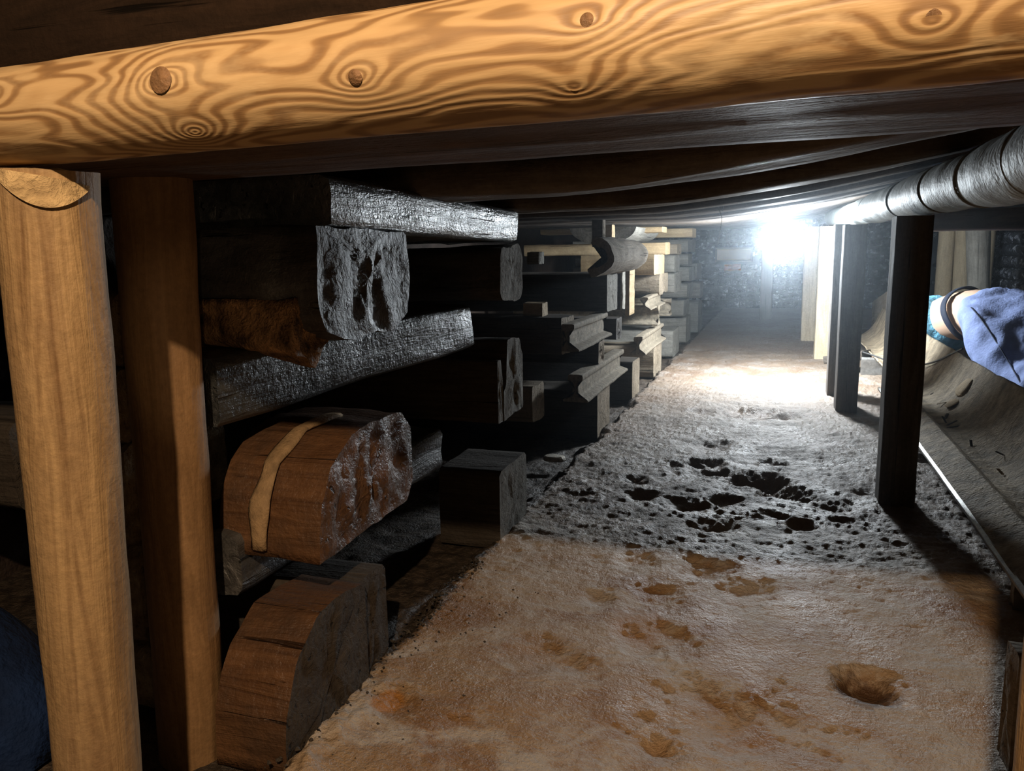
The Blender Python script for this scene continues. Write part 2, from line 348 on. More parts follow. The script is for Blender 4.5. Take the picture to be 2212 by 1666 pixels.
# ------------------------------------------------------------------ floor (height field)
def zc(x, y):                                         # underside of the roof boards
    t = max(0.0, min(1.3, (x+.6)/1.2))
    return 1.15+.018*max(0, y-2.8)+.16*t**1.5
def build_floor():
    rs = np.random.RandomState(3)
    yv = np.concatenate([np.linspace(.25, 1.0, 20, endpoint=False), 1.0*np.exp(np.linspace(0, math.log(14.6), 760))])
    xi = np.concatenate([np.linspace(-2.7, -1.15, 70, endpoint=False), np.linspace(-1.15, .8, 470), np.linspace(.8, 2.6, 71)[1:]])
    X, Y = np.meshgrid(xi, yv); P = np.c_[X.ravel(), Y.ravel(), np.zeros(X.size)]
    x, y = P[:, 0], P[:, 1]
    rough = np.clip((y-1.9)/1.1, 0, 1)                 # the trampled crust is smoother in front
    z = .006*fbm(P, 1, .8, 3)
    a = fbm(P*np.array([1, 1.5, 1]), 2, 3.0, 5, .62)
    z += (.0014+.0050*rough)*a
    rid = 1-np.abs(fbm(P*np.array([.8, 1.5, 1]), 5, 4.5, 4, .6))
    z += (.0012+.0018*rough)*rid
    z += (.0004+.0028*rough)*fbm(P*np.array([.8, 1.5, 1]), 8, 20, 3, .75)
    z += (1-rough)*-.008*np.clip(fbm(P, 9, 2.3, 3)-.5, 0, 2)
    def pit(px, py, r, d, ex=1.0, rim=.25):
        nonlocal z
        c = at(px, py, 2, 0); dx = (x-c[0])/ex; dy = y-c[1]
        D = np.sqrt(dx**2+dy**2)/r
        m = D < 3
        w = np.zeros_like(z); Dm = D[m]+.30*fbm(P[m], int(px) % 97+11, 7, 4, .6)
        w[m] = -d*np.exp(-np.clip(Dm, 0, 9)**1.9)+d*rim*.5*np.exp(-((Dm-1.35)/.35)**2)
        z = z+w
    for q in [(1530, 1010, .10, .06), (1640, 1040, .12, .085), (1690, 1068, .09, .07), (1370, 1036, .06, .04), (1385, 1072, .07, .04), (1480, 1092, .08, .045),
              (1560, 1082, .06, .04), (1540, 1135, .08, .045), (1620, 893, .17, .05), (1510, 890, .09, .03), (1545, 962, .09, .03), (1660, 1000, .07, .03), (1800, 1095, .07, .035), (1730, 1135, .05, .03),
              (1700, 898, .08, .04), (1580, 878, .09, .03), (1870, 1065, .06, .025), (1250, 1075, .05, .015), (1670, 1115, .04, .02), (1460, 1005, .04, .02),
              (1370, 1212, .07, .02), (1530, 1232, .09, .03), (1420, 1295, .09, .018), (1620, 1285, .09, .02), (1290, 1290, .05, .012), (1400, 1385, .11, .022),
              (1180, 1410, .08, .014), (1250, 1440, .05, .012), (1870, 1475, .075, .045), (1560, 1560, .16, .02), (1420, 1610, .05, .022), (840, 1512, .05, .012), (1700, 1590, .14, .012), (1000, 1600, .1, .012)]:
        pit(*q)
    # the crust ends at the timber stacks; loose soil lies lower behind its ragged lip
    edge = -.900+.035*fbm(P, 21, 3.2, 5, .6)
    t = np.clip((edge-x)/.05, 0, 1); t = t*t*(3-2*t)
    z = z*(1-t)+t*(-.045+.005*fbm(P, 22, 9, 4, .6))
    lip = np.exp(-((x-edge-.03)/.035)**2)*np.clip(1.9-y, 0, 1)
    z += lip*.018*(1+.8*fbm(P, 23, 14, 3))
    P[:, 2] = z
    ny, nx = X.shape; i = np.arange(ny-1)[:, None]*nx+np.arange(nx-1)[None, :]; i = i.ravel()
    q = np.c_[i, i+1, i+1+nx, i+nx]
    me = bpy.data.meshes.new('floor'); me.vertices.add(len(P)); me.vertices.foreach_set('co', (P*S).ravel())
    me.loops.add(q.size); me.loops.foreach_set('vertex_index', q.ravel().astype(np.int32))
    me.polygons.add(len(q)); me.polygons.foreach_set('loop_start', np.arange(0, q.size, 4, dtype=np.int32))
    me.polygons.foreach_set('use_smooth', np.ones(len(q), bool)); me.update(calc_edges=True)
    me.materials.append(M['floor'])
    o = obj('floor', me); o['kind'] = 'structure'
    return P, nx, ny
build_floor()

def box(name, x0, x1, y0, y1, z0, z1, mat, parent=None, off=(0, 0, 0)):
    V = [(x, y, z) for x in (x0, x1) for y in (y0, y1) for z in (z0, z1)]
    F = [(0, 1, 3, 2), (4, 6, 7, 5), (0, 4, 5, 1), (2, 3, 7, 6), (0, 2, 6, 4), (1, 5, 7, 3)]
    return obj(name, mesh(name, V, F, mat, False), parent)

# ------------------------------------------------------------------ roof
ceil = box('ceiling', -2.7, 2.6, 1.15, 14.8, 1.75, 1.8, M['header']); ceil['kind'] = 'structure'
rr = random.Random(5); y = 1.2; k = 0
while y < 14.3:
    w = rr.uniform(.24, .42); lift = .035+rr.uniform(0, .05); k += 1
    nx = 22; V = []; F = []
    for i in range(nx+1):
        xx = -2.65+5.2*i/nx; sk = .06*math.sin(k*1.7)*(xx/2.5)
        wob = .006*math.sin(xx*5+k)+.004*math.sin(xx*13+k*2)
        for (yy, dz) in ((y+.01+sk, 0), (y+w-.01+sk, .004), (y+w-.01+sk, .05), (y+.01+sk, .05)):
            V.append((xx, yy+wob, zc(xx, y)+lift+dz+wob))
    for i in range(nx):
        for j in range(4):
            a = i*4+j; b2 = i*4+(j+1) % 4; F.append((a, b2, b2+4, a+4))
    F += [(3, 2, 1, 0), (nx*4, nx*4+1, nx*4+2, nx*4+3)]
    obj('plank', mesh('plank', V, F, M['roof'], False), ceil); y += w
# cross beams under the boards: they follow the sag of the roof
def roof_beam(y0, y1, h, x0=-2.6, x1=2.4, mat='roof', sk=0.0, seed=0, drop=0.0, label='', name='roof_beam'):
    nx = 60; prof = rrect(y1-y0, h, .012, 20); V = []; F = []; n = len(prof)
    for i in range(nx+1):
        xx = x0+(x1-x0)*i/nx; c = zc(xx, (y0+y1)/2)-drop
        for (py, pz) in prof:
            V.append((xx, (y0+y1)/2+py+sk*xx, c+h/2+pz))
    V = np.array(V); Pg = V.copy(); Pg[:, 0] *= .15
    d = .003*fbm(V, seed+300, 2, 3)+.003*fbm(Pg, seed+310, 8, 3); V[:, 2] += d; V[:, 1] += .7*d
    c0 = V.mean(0)
    for i in range(nx):
        for j in range(n):
            a = i*n+j; b2 = i*n+(j+1) % n; F.append((a, b2, b2+n, a+n))
    F += [tuple(range(n))[::-1], tuple(range(nx*n, nx*n+n))]
    o = obj(name, mesh(name, V-c0, F, M[mat]), None, c0)
    tag(o, label, 'beam', 'beams across the low roof'); return o
RB = [(1.95, 2.2, .10, .03, 'wide dark roof beam directly behind the front brown beam'),
      (2.78, 3.02, .10, .02, 'dark roof beam resting on the top timber of the nearest stack'),
      (3.45, 3.62, .09, -.03, 'narrow roof beam crossing just beyond the nearest timber stack'),
      (4.15, 4.4, .10, .02, 'roof beam above the near end of the second timber stack'),
      (4.95, 5.2, .10, -.02, 'roof beam with a bright frosted lower edge above the second stack'),
      (5.55, 5.75, .08, .02, 'last roof beam in front of the glaring lamp'),
      (6.7, 6.95, .06, .0, 'pale roof beam just behind the glaring lamp'),
      (7.7, 7.95, .06, .01, 'pale roof beam over the far part of the third stack'),
      (9.0, 9.3, .07, 0, 'pale roof beam over the fourth stack'),
      (11., 11.3, .08, 0, 'roof beam halfway between the fourth stack and the brick wall'),
      (13.2, 13.5, .08, 0, 'last roof beam in front of the black brick wall')]
for i, (a, b2, h, sk, lb) in enumerate(RB):
    roof_beam(a, b2, h, sk=sk, seed=i, label=lb, mat='roof')
# right-hand beam below the duct
me = extrude('side_beam', rrect(.22, .13, .012), 1.75, M['beam_brown'], 16, 71)
o = obj('side_beam', me, None, (1.60, 5.75, 1.165)); tag(o, 'brown beam under the grey duct, above the bending person', 'beam')

# ------------------------------------------------------------------ walls
def brick_wall(name, org, udir, ulen, h, seed, skip=None):
    """black tarred masonry; udir unit vector along wall, bricks stand proud of recessed joints"""
    rs = random.Random(seed); u = Vector(udir); nrm = Vector((u.y, -u.x, 0))
    base = obj(name, mesh(name, [tuple(Vector(org)+u*a+Vector((0, 0, c))+nrm*-b_) for a in (0, ulen) for b_ in (.0, .12) for c in (-.05, h)],
               [(0, 1, 3, 2), (4, 6, 7, 5), (0, 4, 5, 1), (2, 3, 7, 6), (0, 2, 6, 4), (1, 5, 7, 3)], M['mortar'], False)); base['kind'] = 'structure'
    lib = []
    for v in range(7):
        n = 5; V = []; F = []; r_ = np.random.RandomState(seed*10+v)
        for i in range(n):
            for j in range(4):
                a = (i/(n-1)-.5); c = (j/3-.5); ed = 1 if i in (0, n-1) or j in (0, 3) else 0
                V.append((a*.93+r_.uniform(-.03, .03)*(1-ed), -.034+.020*r_.uniform(-1, 1) if not ed else -.008+.006*r_.uniform(-1, 1), c*.86+r_.uniform(-.06, .06)))
        for i in range(n-1):
            for j in range(3): a = i*4+j; F.append((a, a+4, a+5, a+1))
        ring = [0, 4, 8, 12, 16, 17, 18, 19, 15, 11, 7, 3, 2, 1]; b0 = len(V)
        for q in ring: V.append((V[q][0], .02, V[q][2]))
        for q in range(len(ring)):
            a, c = ring[q], ring[(q+1) % len(ring)]; F.append((a, b0+q, b0+(q+1) % len(ring), c))
        lib.append((V, F))
    LB = .30; cache = {}
    course = 0; z = .0; H = .128
    while z+H < h+.03:
        p = -rs.uniform(0, .2)
        while p < ulen:
            w = rs.choice([.30, .30, .27, .17]); pc = p+w/2
            hit = skip and skip(pc, z+H/2, w)
            if pc-w/2 > -.02 and pc+w/2 < ulen+.02 and not (hit is True):
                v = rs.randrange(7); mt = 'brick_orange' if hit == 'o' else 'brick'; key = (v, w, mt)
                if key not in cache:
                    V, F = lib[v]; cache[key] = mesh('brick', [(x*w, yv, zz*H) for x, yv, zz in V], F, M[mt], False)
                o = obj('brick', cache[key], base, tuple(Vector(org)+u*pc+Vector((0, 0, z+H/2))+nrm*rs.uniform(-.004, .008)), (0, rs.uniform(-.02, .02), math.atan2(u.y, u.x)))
                if mt == 'brick_orange': o['label'] = 'bare orange brick among the black ones'
            p += w
        z += H; course += 1
def skipf(pc, z, w):
    x = pc-2.4
    if z > .80 and z < 1.04 and x > -1.08 and x < -.42: return True
    if .65 < z < .8 and -.88 < x < -.58: return 'o'
    return False
brick_wall('wall_back', (-2.4, 14.4, 0), (1, 0, 0), 4.8, 1.62, 4, skipf)
brick_wall('wall_right', (2.4, 14.4, 0), (0, -1, 0), 9.0, 1.5, 6)
def rockwall(name, x, y0, y1, sgn, seed):
    ny, nz = 110, 18; V = []; F = []
    for i in range(ny):
        for j in range(nz): V.append((0, y0+(y1-y0)*i/(ny-1), -.06+1.7*j/(nz-1)))
    V = np.array(V); V[:, 0] = x+sgn*.05*fbm(V, seed, .9, 4, .55)
    n0 = len(V); B = V.copy(); B[:, 0] = x-sgn*.25; V = np.vstack([V, B])
    for i in range(ny-1):
        for j in range(nz-1):
            a = i*nz+j; F.append((a, a+nz, a+nz+1, a+1)); F.append((n0+a, n0+a+1, n0+a+nz+1, n0+a+nz))
    o = obj(name, mesh(name, V, F, M['rock'])); o['kind'] = 'structure'
rockwall('wall_left', -2.45, .5, 14.5, 1, 31)
# wooden board and the little white tile in the back wall
t = empty('wall_box', (-.75, 14.4, .925)); tag(t, 'glowing pale wooden box set into the black brick wall', 'box')
me = extrude('box_body', rrect(.24, .19, .01), .56, M['box_wood'], 6, 81); obj('box_body', me, t, (0, -.02, 0))
for (dx, dz, lx, lz) in ((0, .11, .62, .03), (0, -.11, .62, .03), (-.295, 0, .03, .2), (.295, 0, .03, .2)):
    V = [(a, b_, c) for a in (dx-lx/2, dx+lx/2) for b_ in (-.17, .05) for c in (dz-lz/2, dz+lz/2)]
    obj('frame_board', mesh('frame_board', V, [(0, 1, 3, 2), (4, 6, 7, 5), (0, 4, 5, 1), (2, 3, 7, 6), (0, 2, 6, 4), (1, 5, 7, 3)], M['aged'], False), t)
me = extrude('white_tag', rrect(.03, .09, .008, 20), .035, M['salt'], 4, 82); o = obj('white_tag', me, None, (-.42, 14.33, .93))
tag(o, 'tiny white tag on the brick wall right of the wooden box', 'tag')

# ------------------------------------------------------------------ timber stacks
SEQ = [100]
def timber(name, label, cat, group, axis, x0, x1, y0, y1, z0, z1, mat, r=.02, rough=.004, ridge=.003, endr=.004, yaw=0.0, pitch=0.0, prof=None, M_=20, chip=.0, capmat=None, **kw):
    SEQ[0] += 1; c = ((x0+x1)/2, (y0+y1)/2, (z0+z1)/2)
    L = (x1-x0) if axis == 'x' else (y1-y0); w = (y1-y0) if axis == 'x' else (x1-x0)
    P = rrect(w, z1-z0, r) if prof is None else prof
    mats = [M[mat]]+([M[capmat]] if capmat else [])
    me = extrude(name, P, L, mats, M_, SEQ[0], rough, ridge, endr, chip=chip, capmat=1 if capmat else 0, **kw)
    o = obj(name, me, None, c, (0, pitch, math.radians(yaw)+(0 if axis == 'x' else math.pi/2)))
    if label: tag(o, label, cat, group)
    return o
G1 = 'timbers of the nearest stack'; G2 = 'timbers of the second stack'; G3 = 'timbers of the third stack'; G4 = 'timbers of the fourth stack'
FX = -.905
T_ = 'crib_timber'
# stack 1 -------------------------------------------------------------
timber(T_, 'black tarred plank on top of the nearest stack, its side gleaming white', 'timber', G1, 'y', -1.42, FX, 1.5, 2.765, 1.05, 1.165, 'tar_gloss', .010, .004, .003, chip=.02, pitch=.014)
# second layer near: rotten rounded block, broken ochre underside
P = resample([(-.21, .125), (.21, .125), (.22, .0), (.20, -.09), (.12, -.125), (-.08, -.13), (-.19, -.09), (-.215, 0)], 56)
o = timber('rotten_crib_block', 'rotten black block with a cracked face under the top plank of the nearest stack', 'timber', G1, 'x', -1.30, FX, 1.43, 1.86, .815, 1.06, 'tar_rough', prof=P, rough=.009, ridge=.005, endr=.006, chip=.02, M_=26, K=12)
# broken lower edge of that block
me = extrude('broken_edge', resample([(-.055, .06), (.04, .055), (.05, -.03), (0, -.06), (-.05, -.04)], 30), .36, M['chip_wood'], 60, 140, .012, .014, .012, chip=.02)
c = obj('broken_edge', me, o, (-.03, -.172, -.085)); c['label'] = 'broken ochre lower edge'
timber(T_, 'grey furrowed timber end at the far corner of the nearest stack, second layer from top', 'timber', G1, 'x', -2.2, -.895, 2.53, 2.785, .84, 1.03, 'tar_rough', .05, .006, .006, .005, capmat='aged2')
timber(T_, 'long wet shining grey beam running back through middle of nearest stack', 'timber', G1, 'y', -1.265, -1.025, 1.34, 2.46, .672, .815, 'tar', .012, .004, .002, chip=.03, yaw=-7.5, pitch=-.035)
o = timber(T_, 'split notched timber end at far corner of the nearest stack, third from floor', 'timber', G1, 'x', -2.2, -.895, 2.50, 2.77, .42, .69, 'dark', .05, .006, .004, .005, capmat='aged2',
           prof=resample([(-.08, -.135), (.135, -.12), (.135, .07), (.10, .135), (-.035, .14), (-.045, -.01), (-.08, -.03)], 60))
P = resample([(-.135, -.13), (-.078, -.135), (-.082, .0), (-.10, .085), (-.135, .09)], 40); P = P+np.array([.11, .02])
me = extrude('splinter', P, 1.3, [M['dark'], M['aged2']], 16, 145, .003, .003, .004, capmat=1); obj('splinter', me, o, (0, -.11, -.02))
# notch sliver
# layer 4 near: big rounded log with a pale sapwood stripe
P = resample([(-.235, -.13), (.20, -.12), (.235, -.06), (.23, .07), (.17, .125), (.02, .135), (-.08, .12), (-.17, .07), (-.225, -.01)], 60)
o = timber('rounded_crib_log', 'big rounded wet brown log end with a pale stripe, middle of the nearest stack', 'timber', G1, 'x', -1.165, FX, 1.375, 1.845, .353, .61, 'rust_wood', prof=P, rough=.005, ridge=.003, endr=.006, chip=.01, M_=24, K=12)
# sapwood stripe: a raised ribbon that follows the log's profile
Q = P*1.012; sel = [q for q in Q if q[0] < .06 and not (q[1] < -.11)]
sel = sorted(sel, key=lambda q: math.atan2(q[1], q[0]) % (2*math.pi))
V = []; F = []; nn = len(sel); wds = 6
for j, q in enumerate(sel):
    t = j/(nn-1); cx = -.020+.035*(1-t)**2
    for i in range(wds):
        V.append((cx+(i/(wds-1)-.5)*(.040+.006*math.sin(j*.9)), q[0], q[1]))
V = np.array(V); nr = V[:, 1:]/np.linalg.norm(V[:, 1:], axis=1)[:, None]
e = np.tile(np.array([0, 1, 1, 1, 1, 0]), nn); V[:, 0] += .003*fbm(V, 77, 6, 3); V[:, 1:] += nr*(.004*e-.003+.002*fbm(V, 78, 9, 3))[:, None]
for j in range(nn-1):
    for i in range(wds-1): a = j*wds+i; F.append((a, a+wds, a+wds+1, a+1))
me = mesh('sapwood_stripe', V, F, M['stripe'] if 'stripe' in M else simple('pale_sapwood', (.36, .235, .12), .75, 0, .3, 40, .5, .8))
md = obj('sapwood_stripe', me, o, (0, 0, 0)); md['label'] = 'pale sapwood stripe'
sm = md.modifiers.new('thick', 'SOLIDIFY'); sm.thickness = .006*S; sm.offset = 1
timber(T_, 'rough black beam glittering below the notched timber of the nearest stack', 'timber', G1, 'y', -1.38, -1.10, 1.36, 2.47, .26, .40, 'tar_rough', .02, .006, .005, chip=.02)
P = resample([(-.19, -.155), (.15, -.155), (.155, .12), (.06, .135), (-.04, .13), (-.13, .07), (-.18, -.03)], 56)
timber('rounded_crib_block', 'low brown block with a curved front at the near foot of the nearest stack', 'timber', G1, 'x', -1.07, -.90, 1.245, 1.55, -.03, .27, 'rust_wood', prof=P, rough=.004, ridge=.003, endr=.006, capmat='dark', M_=16)
timber(T_, 'dark squared block standing behind the curved brown one at the stack foot', 'timber', G1, 'x', -1.30, -.915, 1.52, 1.68, -.03, .235, 'dark', .012)
timber(T_, 'squared grey block with a flaky white end at the far foot of the nearest stack', 'timber', G1, 'x', -1.125, -.895, 2.49, 2.80, -.04, .25, 'dark', .012, .003, .002, .004, capmat='aged2')
# stack 2 -------------------------------------------------------------
timber(T_, 'upper black timber with a clean pale sawn end in the second stack', 'timber', G2, 'x', -2.3, -.93, 4.47, 4.78, .66, .875, 'dark', .01, capmat='aged2')
timber(T_, 'long dark timber crossing low behind the nearest stack, flat top edge lit', 'timber', G2, 'x', -2.3, -1.0, 3.72, 3.98, .50, .685, 'dark', .01, .006, .004, capmat='aged')
timber(T_, 'ragged dark timber end between the two rails at the near side of the second stack', 'timber', G2, 'x', -2.3, -.93, 4.25, 4.40, .385, .51, 'dark', .012, .004, .004, .01, capmat='aged')
timber(T_, 'thin dark timber with a crumbly end beside the upper rail of the second stack', 'timber', G2, 'x', -2.3, -.94, 4.80, 4.98, .465, .595, 'dark', .012, .004, .004, .01, chip=.02)
timber(T_, 'bottom timber at the near foot of the second stack, pale end toward the floor path', 'timber', G2, 'x', -2.3, -.93, 4.22, 4.56, -.04, .235, 'dark', .012, capmat='aged')
timber(T_, 'bottom timber at the far foot of the second stack, lit end and split edge', 'timber', G2, 'x', -2.3, -.93, 5.33, 5.63, -.04, .255, 'dark', .012, capmat='aged', chip=.012)
timber(T_, 'dusty long timber lying low behind the first stack, triangle of light on top', 'timber', G2, 'x', -2.3, -1.1, 3.55, 3.75, .19, .37, 'aged', .012)
# half hollow log on top
P = []
for i in range(13): a = math.radians(-80+150*i/12); P.append((.15*math.cos(a), .105*math.sin(a)))
for i in range(13): a = math.radians(70-150*i/12); P.append((.11*math.cos(a)-.015, .07*math.sin(a)))
timber('hollow_half_log', 'curved hollow half log lying on top of the second stack', 'log', None, 'y', -1.06, -.80, 3.95, 5.0, .885, 1.08, 'aged', prof=resample(P, 44)@np.array([[-1, 0], [0, 1]]), rough=.004, ridge=.004, endr=.004, chip=.012, K=1)
timber('upright_wedge', 'small upright wooden wedge between the hollow log and the roof', 'wedge', None, 'x', -.99, -.93, 4.35, 4.42, 1.03, 1.19, 'aged', .006)
timber('roof_packing_block', 'small dim wooden block standing in the dark right of the nearest stack', 'block', None, 'x', -1.37, -1.30, 4.35, 4.46, .94, 1.01, 'aged2', .008)
timber('short_wood_block', 'short pale block standing on the dark timber behind the nearest stack', 'block', None, 'x', -1.22, -1.12, 3.80, 3.90, .68, .755, 'yellow', .006)
timber('thin_lath', 'thin bright lath bridging from the hollow log to the third stack', 'lath', None, 'y', -.96, -.92, 4.35, 5.5, .915, .93, 'yellow', .004, .002, .001)

RAILP = [(-.085, -.10), (.085, -.10), (.085, -.082), (.02, -.06), (.016, .045), (.05, .06), (.05, .095), (.035, .10), (-.035, .10), (-.05, .095), (-.05, .06), (-.016, .045), (-.02, -.06), (-.085, -.082)]
def rail(label, group, axis, x0, x1, y0, y1, z0, z1, yaw=0, pitch=0, mat='rail'):
    P = resample(RAILP, 60); P = P*np.array([((x1-x0) if axis == 'y' else (y1-y0))/.17, (z1-z0)/.2])
    SEQ[0] += 1; L = (x1-x0) if axis == 'x' else (y1-y0)
    me = extrude('steel_rail', P, L, M[mat], 40, SEQ[0], .0028, .001, .004, K=1, chip=.01)
    o = obj('steel_rail', me, None, ((x0+x1)/2, (y0+y1)/2, (z0+z1)/2), (0, pitch, math.radians(yaw)+(0 if axis == 'x' else math.pi/2)))
    tag(o, label, 'rail', group); return o
GR2, GR3 = 'crusted rails laid in the second stack', 'crusted rails laid in the third stack'
rail('lower crusted rail jutting from the second stack above its bottom timbers', GR2, 'y', -1.03, -.90, 3.86, 5.0, .245, .385)
rail('upper crusted rail jutting from the second stack below the clean sawn timber end', GR2, 'y', -1.04, -.915, 3.74, 4.55, .52, .655)
# stack 3 -------------------------------------------------------------
timber(T_, 'yellowish bottom timber with a worn end at the near foot of the third stack', 'timber', G3, 'x', -2.3, -.95, 6.45, 6.9, -.03, .22, 'aged', .03, .008, .004, .008, chip=.02)
timber(T_, 'bottom timber at the far foot of the third stack, white patch on its side', 'timber', G3, 'x', -2.3, -.96, 7.75, 8.3, -.03, .23, 'aged2', .02)
rail('near rail with a broken head jutting low from the third stack', GR3, 'y', -1.05, -.93, 5.9, 7.05, .23, .37)
rail('rail lying crosswise with its dusty flange toward the camera, third stack', GR3, 'x', -2.2, -.93, 6.5, 6.66, .40, .56)
rail('second crosswise rail farther back in the third stack', GR3, 'x', -2.2, -.96, 7.5, 7.66, .40, .56)
rail('highest rail pointing at the camera in the third stack, crumbling tip', GR3, 'y', -1.05, -.94, 6.2, 7.05, .545, .65)
timber(T_, 'worn pitted block with a rusty split end, third stack, just above the rails', 'timber', G3, 'x', -1.6, -.95, 6.72, 7.25, .645, .81, 'aged', .035, .010, .004, .008, chip=.03)
timber(T_, 'smooth pale block end set back beside the pitted block of the third stack', 'timber', G3, 'x', -1.6, -.955, 7.75, 8.35, .60, .79, 'aged2', .012)
timber(T_, 'dim block under the farther flat plank of the third stack', 'timber', G3, 'x', -1.6, -.97, 7.85, 8.3, .795, .965, 'aged2', .02)
timber(T_, 'broad pale block with a bright squared edge, upper part of the third stack', 'timber', G3, 'x', -1.55, -.95, 6.4, 7.0, .815, .975, 'yellow', .012, .004)
timber(T_, 'dark timber filling the middle of the third stack on the left', 'timber', G3, 'x', -2.3, -1.05, 5.5, 5.75, .60, .86, 'dark', .012, capmat='aged2')
timber(T_, 'bright narrow sawn edge standing beside the dark middle timber', 'timber', G3, 'y', -1.0, -.97, 5.42, 5.62, .56, .90, 'yellow', .006)
timber('flat_crib_plank', 'flat brown plank under the half round log of the third stack', 'plank', G3, 'x', -2.2, -.93, 6.9, 7.2, .975, 1.075, 'yellow', .008)
timber('flat_crib_plank', 'second flat plank end, set farther back beside the first, third stack', 'plank', G3, 'x', -2.2, -.95, 7.9, 8.25, .97, 1.07, 'aged', .008)
P = [(.27*math.cos(math.radians(a)), .13*math.sin(math.radians(a))+.06) for a in range(180, 361, 10)]
timber('half_round_log', 'half round log end, flat side up, under the roof on the third stack', 'log', None, 'y', -1.62, -1.08, 6.3, 7.6, 1.07, 1.20, 'aged2', prof=resample(P, 44), rough=.003, ridge=.003, endr=.003)
timber('roof_packing_plank', 'yellow packing plank on top of the half round log', 'plank', None, 'x', -2.0, -.94, 6.75, 7.05, 1.16, 1.205, 'yellow', .006)
timber('roof_packing_plank', 'longer packing plank under the roof behind the half round log', 'plank', None, 'x', -2.0, -.85, 8.3, 8.7, 1.14, 1.23, 'yellow', .006)
timber('small_upright_block', 'small yellow block jammed upright under the roof, left of the half round log', 'block', None, 'x', -1.22, -1.12, 5.55, 5.65, 1.08, 1.185, 'yellow', .006)
# stack 4 -------------------------------------------------------------
for i, (a, b_, c, d, lb) in enumerate([
        (9.0, 9.5, -.03, .26, 'near foot timber of the fourth stack, rounded grey end'),
        (10.2, 10.8, -.03, .36, 'far foot timber of the fourth stack, tall grey end'),
        (8.9, 9.45, .28, .46, 'second grey timber from the floor in the fourth stack'),
        (9.0, 9.7, .48, .64, 'sloping grey timber halfway up the fourth stack'),
        (9.1, 9.7, .66, .82, 'grey timber above the sloping one in the fourth stack'),
        (9.2, 9.75, .84, .97, 'second timber from the top of the fourth stack'),
        (9.1, 9.8, .99, 1.13, 'topmost grey timber of the fourth stack'),
        (10.3, 10.9, .40, .60, 'recessed timber at the back of the fourth stack, above its tall foot'),
        (10.4, 10.9, .64, .84, 'recessed timber at the back of the fourth stack, upper one')]):
    timber(T_, lb, 'timber', G4, 'x', -2.3, -.97+.02*math.sin(i*2.1), a, b_, c, d, 'aged2', .05 if i % 2 else .02, .006, .003, M_=14, yaw=1.5*math.sin(i*3))
# stack 0 behind the front posts: rough pale stones
for i, (z0, z1, lb) in enumerate([(-.03, .13, 'pale rough stone at floor level'), (.145, .365, 'smooth pale stone second from the floor'), (.37, .60, 'broad pale stone third from the floor'),
                              (.61, .76, 'crumbly brown stone fourth from the floor'), (.77, .93, 'dark crumbly topmost stone')]):
    timber('stacked_stone', lb+', seen between the two front posts', 'stone', 'stones seen between the front posts', 'x', -1.62, -1.30-.01*i, 1.3, 1.62, z0, z1, 'stone', .03, .012, .004, .01, M_=14, chip=.02)
timber(T_, 'dim brown timber in the dark at the left edge of the view', 'timber', None, 'x', -2.3, -1.72, 1.35, 1.6, .40, .62, 'dark', .02)

# ------------------------------------------------------------------ front posts, log and beams
def post(name, label, pa, pb, ra, rb, mat, cat='post', group=None, sq=1.0, prof=None, slant=(0, 0), seed=0, capmat='end', rough=.002, ridge=.0012):
    """pa foot, pb head"""
    a, b_ = Vector(pa), Vector(pb); d = b_-a; L = d.length
    P = circ(1.0, 44) if prof is None else prof
    me = extrude(name, P*(ra if prof is None else 1), L, [M[mat], M[capmat]], 30, seed, rough, ridge, .002, slant1=slant, taper=(1, rb/ra), capmat=1)
    o = obj(name, me, None, tuple((a+b_)/2)); o.rotation_mode = 'QUATERNION'
    o.rotation_quaternion = d.to_track_quat('X', 'Z'); o.rotation_mode = 'XYZ'
    o.rotation_euler = d.to_track_quat('X', 'Z').to_euler()
    tag(o, label, cat, group); return o
def foot(top, mid, z=-.09):
    top, mid = np.array(top), np.array(mid); t = (z-top[2])/(mid[2]-top[2]); return top+(mid-top)*t
t1 = at(102, 400, 1, .80); m1 = at(214, 1640, 1, .83); f1 = foot(t1, m1)
t1b = t1+(t1-m1)*(1.115-t1[2])/(t1[2]-m1[2])
P1 = post('round_post', 'thick pale peeled post at the far left, wedge of end grain at its top', tuple(f1), tuple(t1b), .058, .0625, 'post', group='two round front posts', seed=401)
t2 = at(328, 400, 1, 1.22); m2 = at(420, 1640, 1, 1.24); f2 = foot(t2, m2); t2b = t2+(t2-m2)*(1.15-t2[2])/(t2[2]-m2[2])
P2 = post('round_post', 'darker second round post, just right of the pale one', tuple(f2), tuple(t2b), .068, .071, 'post_dark', group='two round front posts', seed=402)
# wedge cut out of the head of the first post: slanting end grain
def wedge():
    n = 20; V = []; F = []
    c = np.array(t1b)
    for i in range(n+1):
        a = math.radians(-108+112*i/n); x_, y_ = .0645*math.cos(a), .0645*math.sin(a)
        t_ = i/n; hi = .0-.022*t_; lo = -.004-.022*t_-.034*math.sin(math.pi*t_**1.1)
        V.append((c[0]+x_, c[1]+y_, c[2]+hi)); V.append((c[0]+x_*1.01, c[1]+y_*1.01, c[2]+lo))
    for i in range(n): F.append((2*i, 2*i+1, 2*i+3, 2*i+2))
    me = mesh('sawn_face', np.array(V)-np.array(t1b), F, M['end'], False)
    o = bpy.data.objects.new('sawn_face', me); COL.objects.link(o); o.parent = P1
    bpy.context.view_layer.update()
    o.matrix_world = Matrix.Translation(Vector(t1b)*S); o['label'] = 'pale slanting end grain'
    s_ = o.modifiers.new('t', 'SOLIDIFY'); s_.thickness = .004*S
wedge()
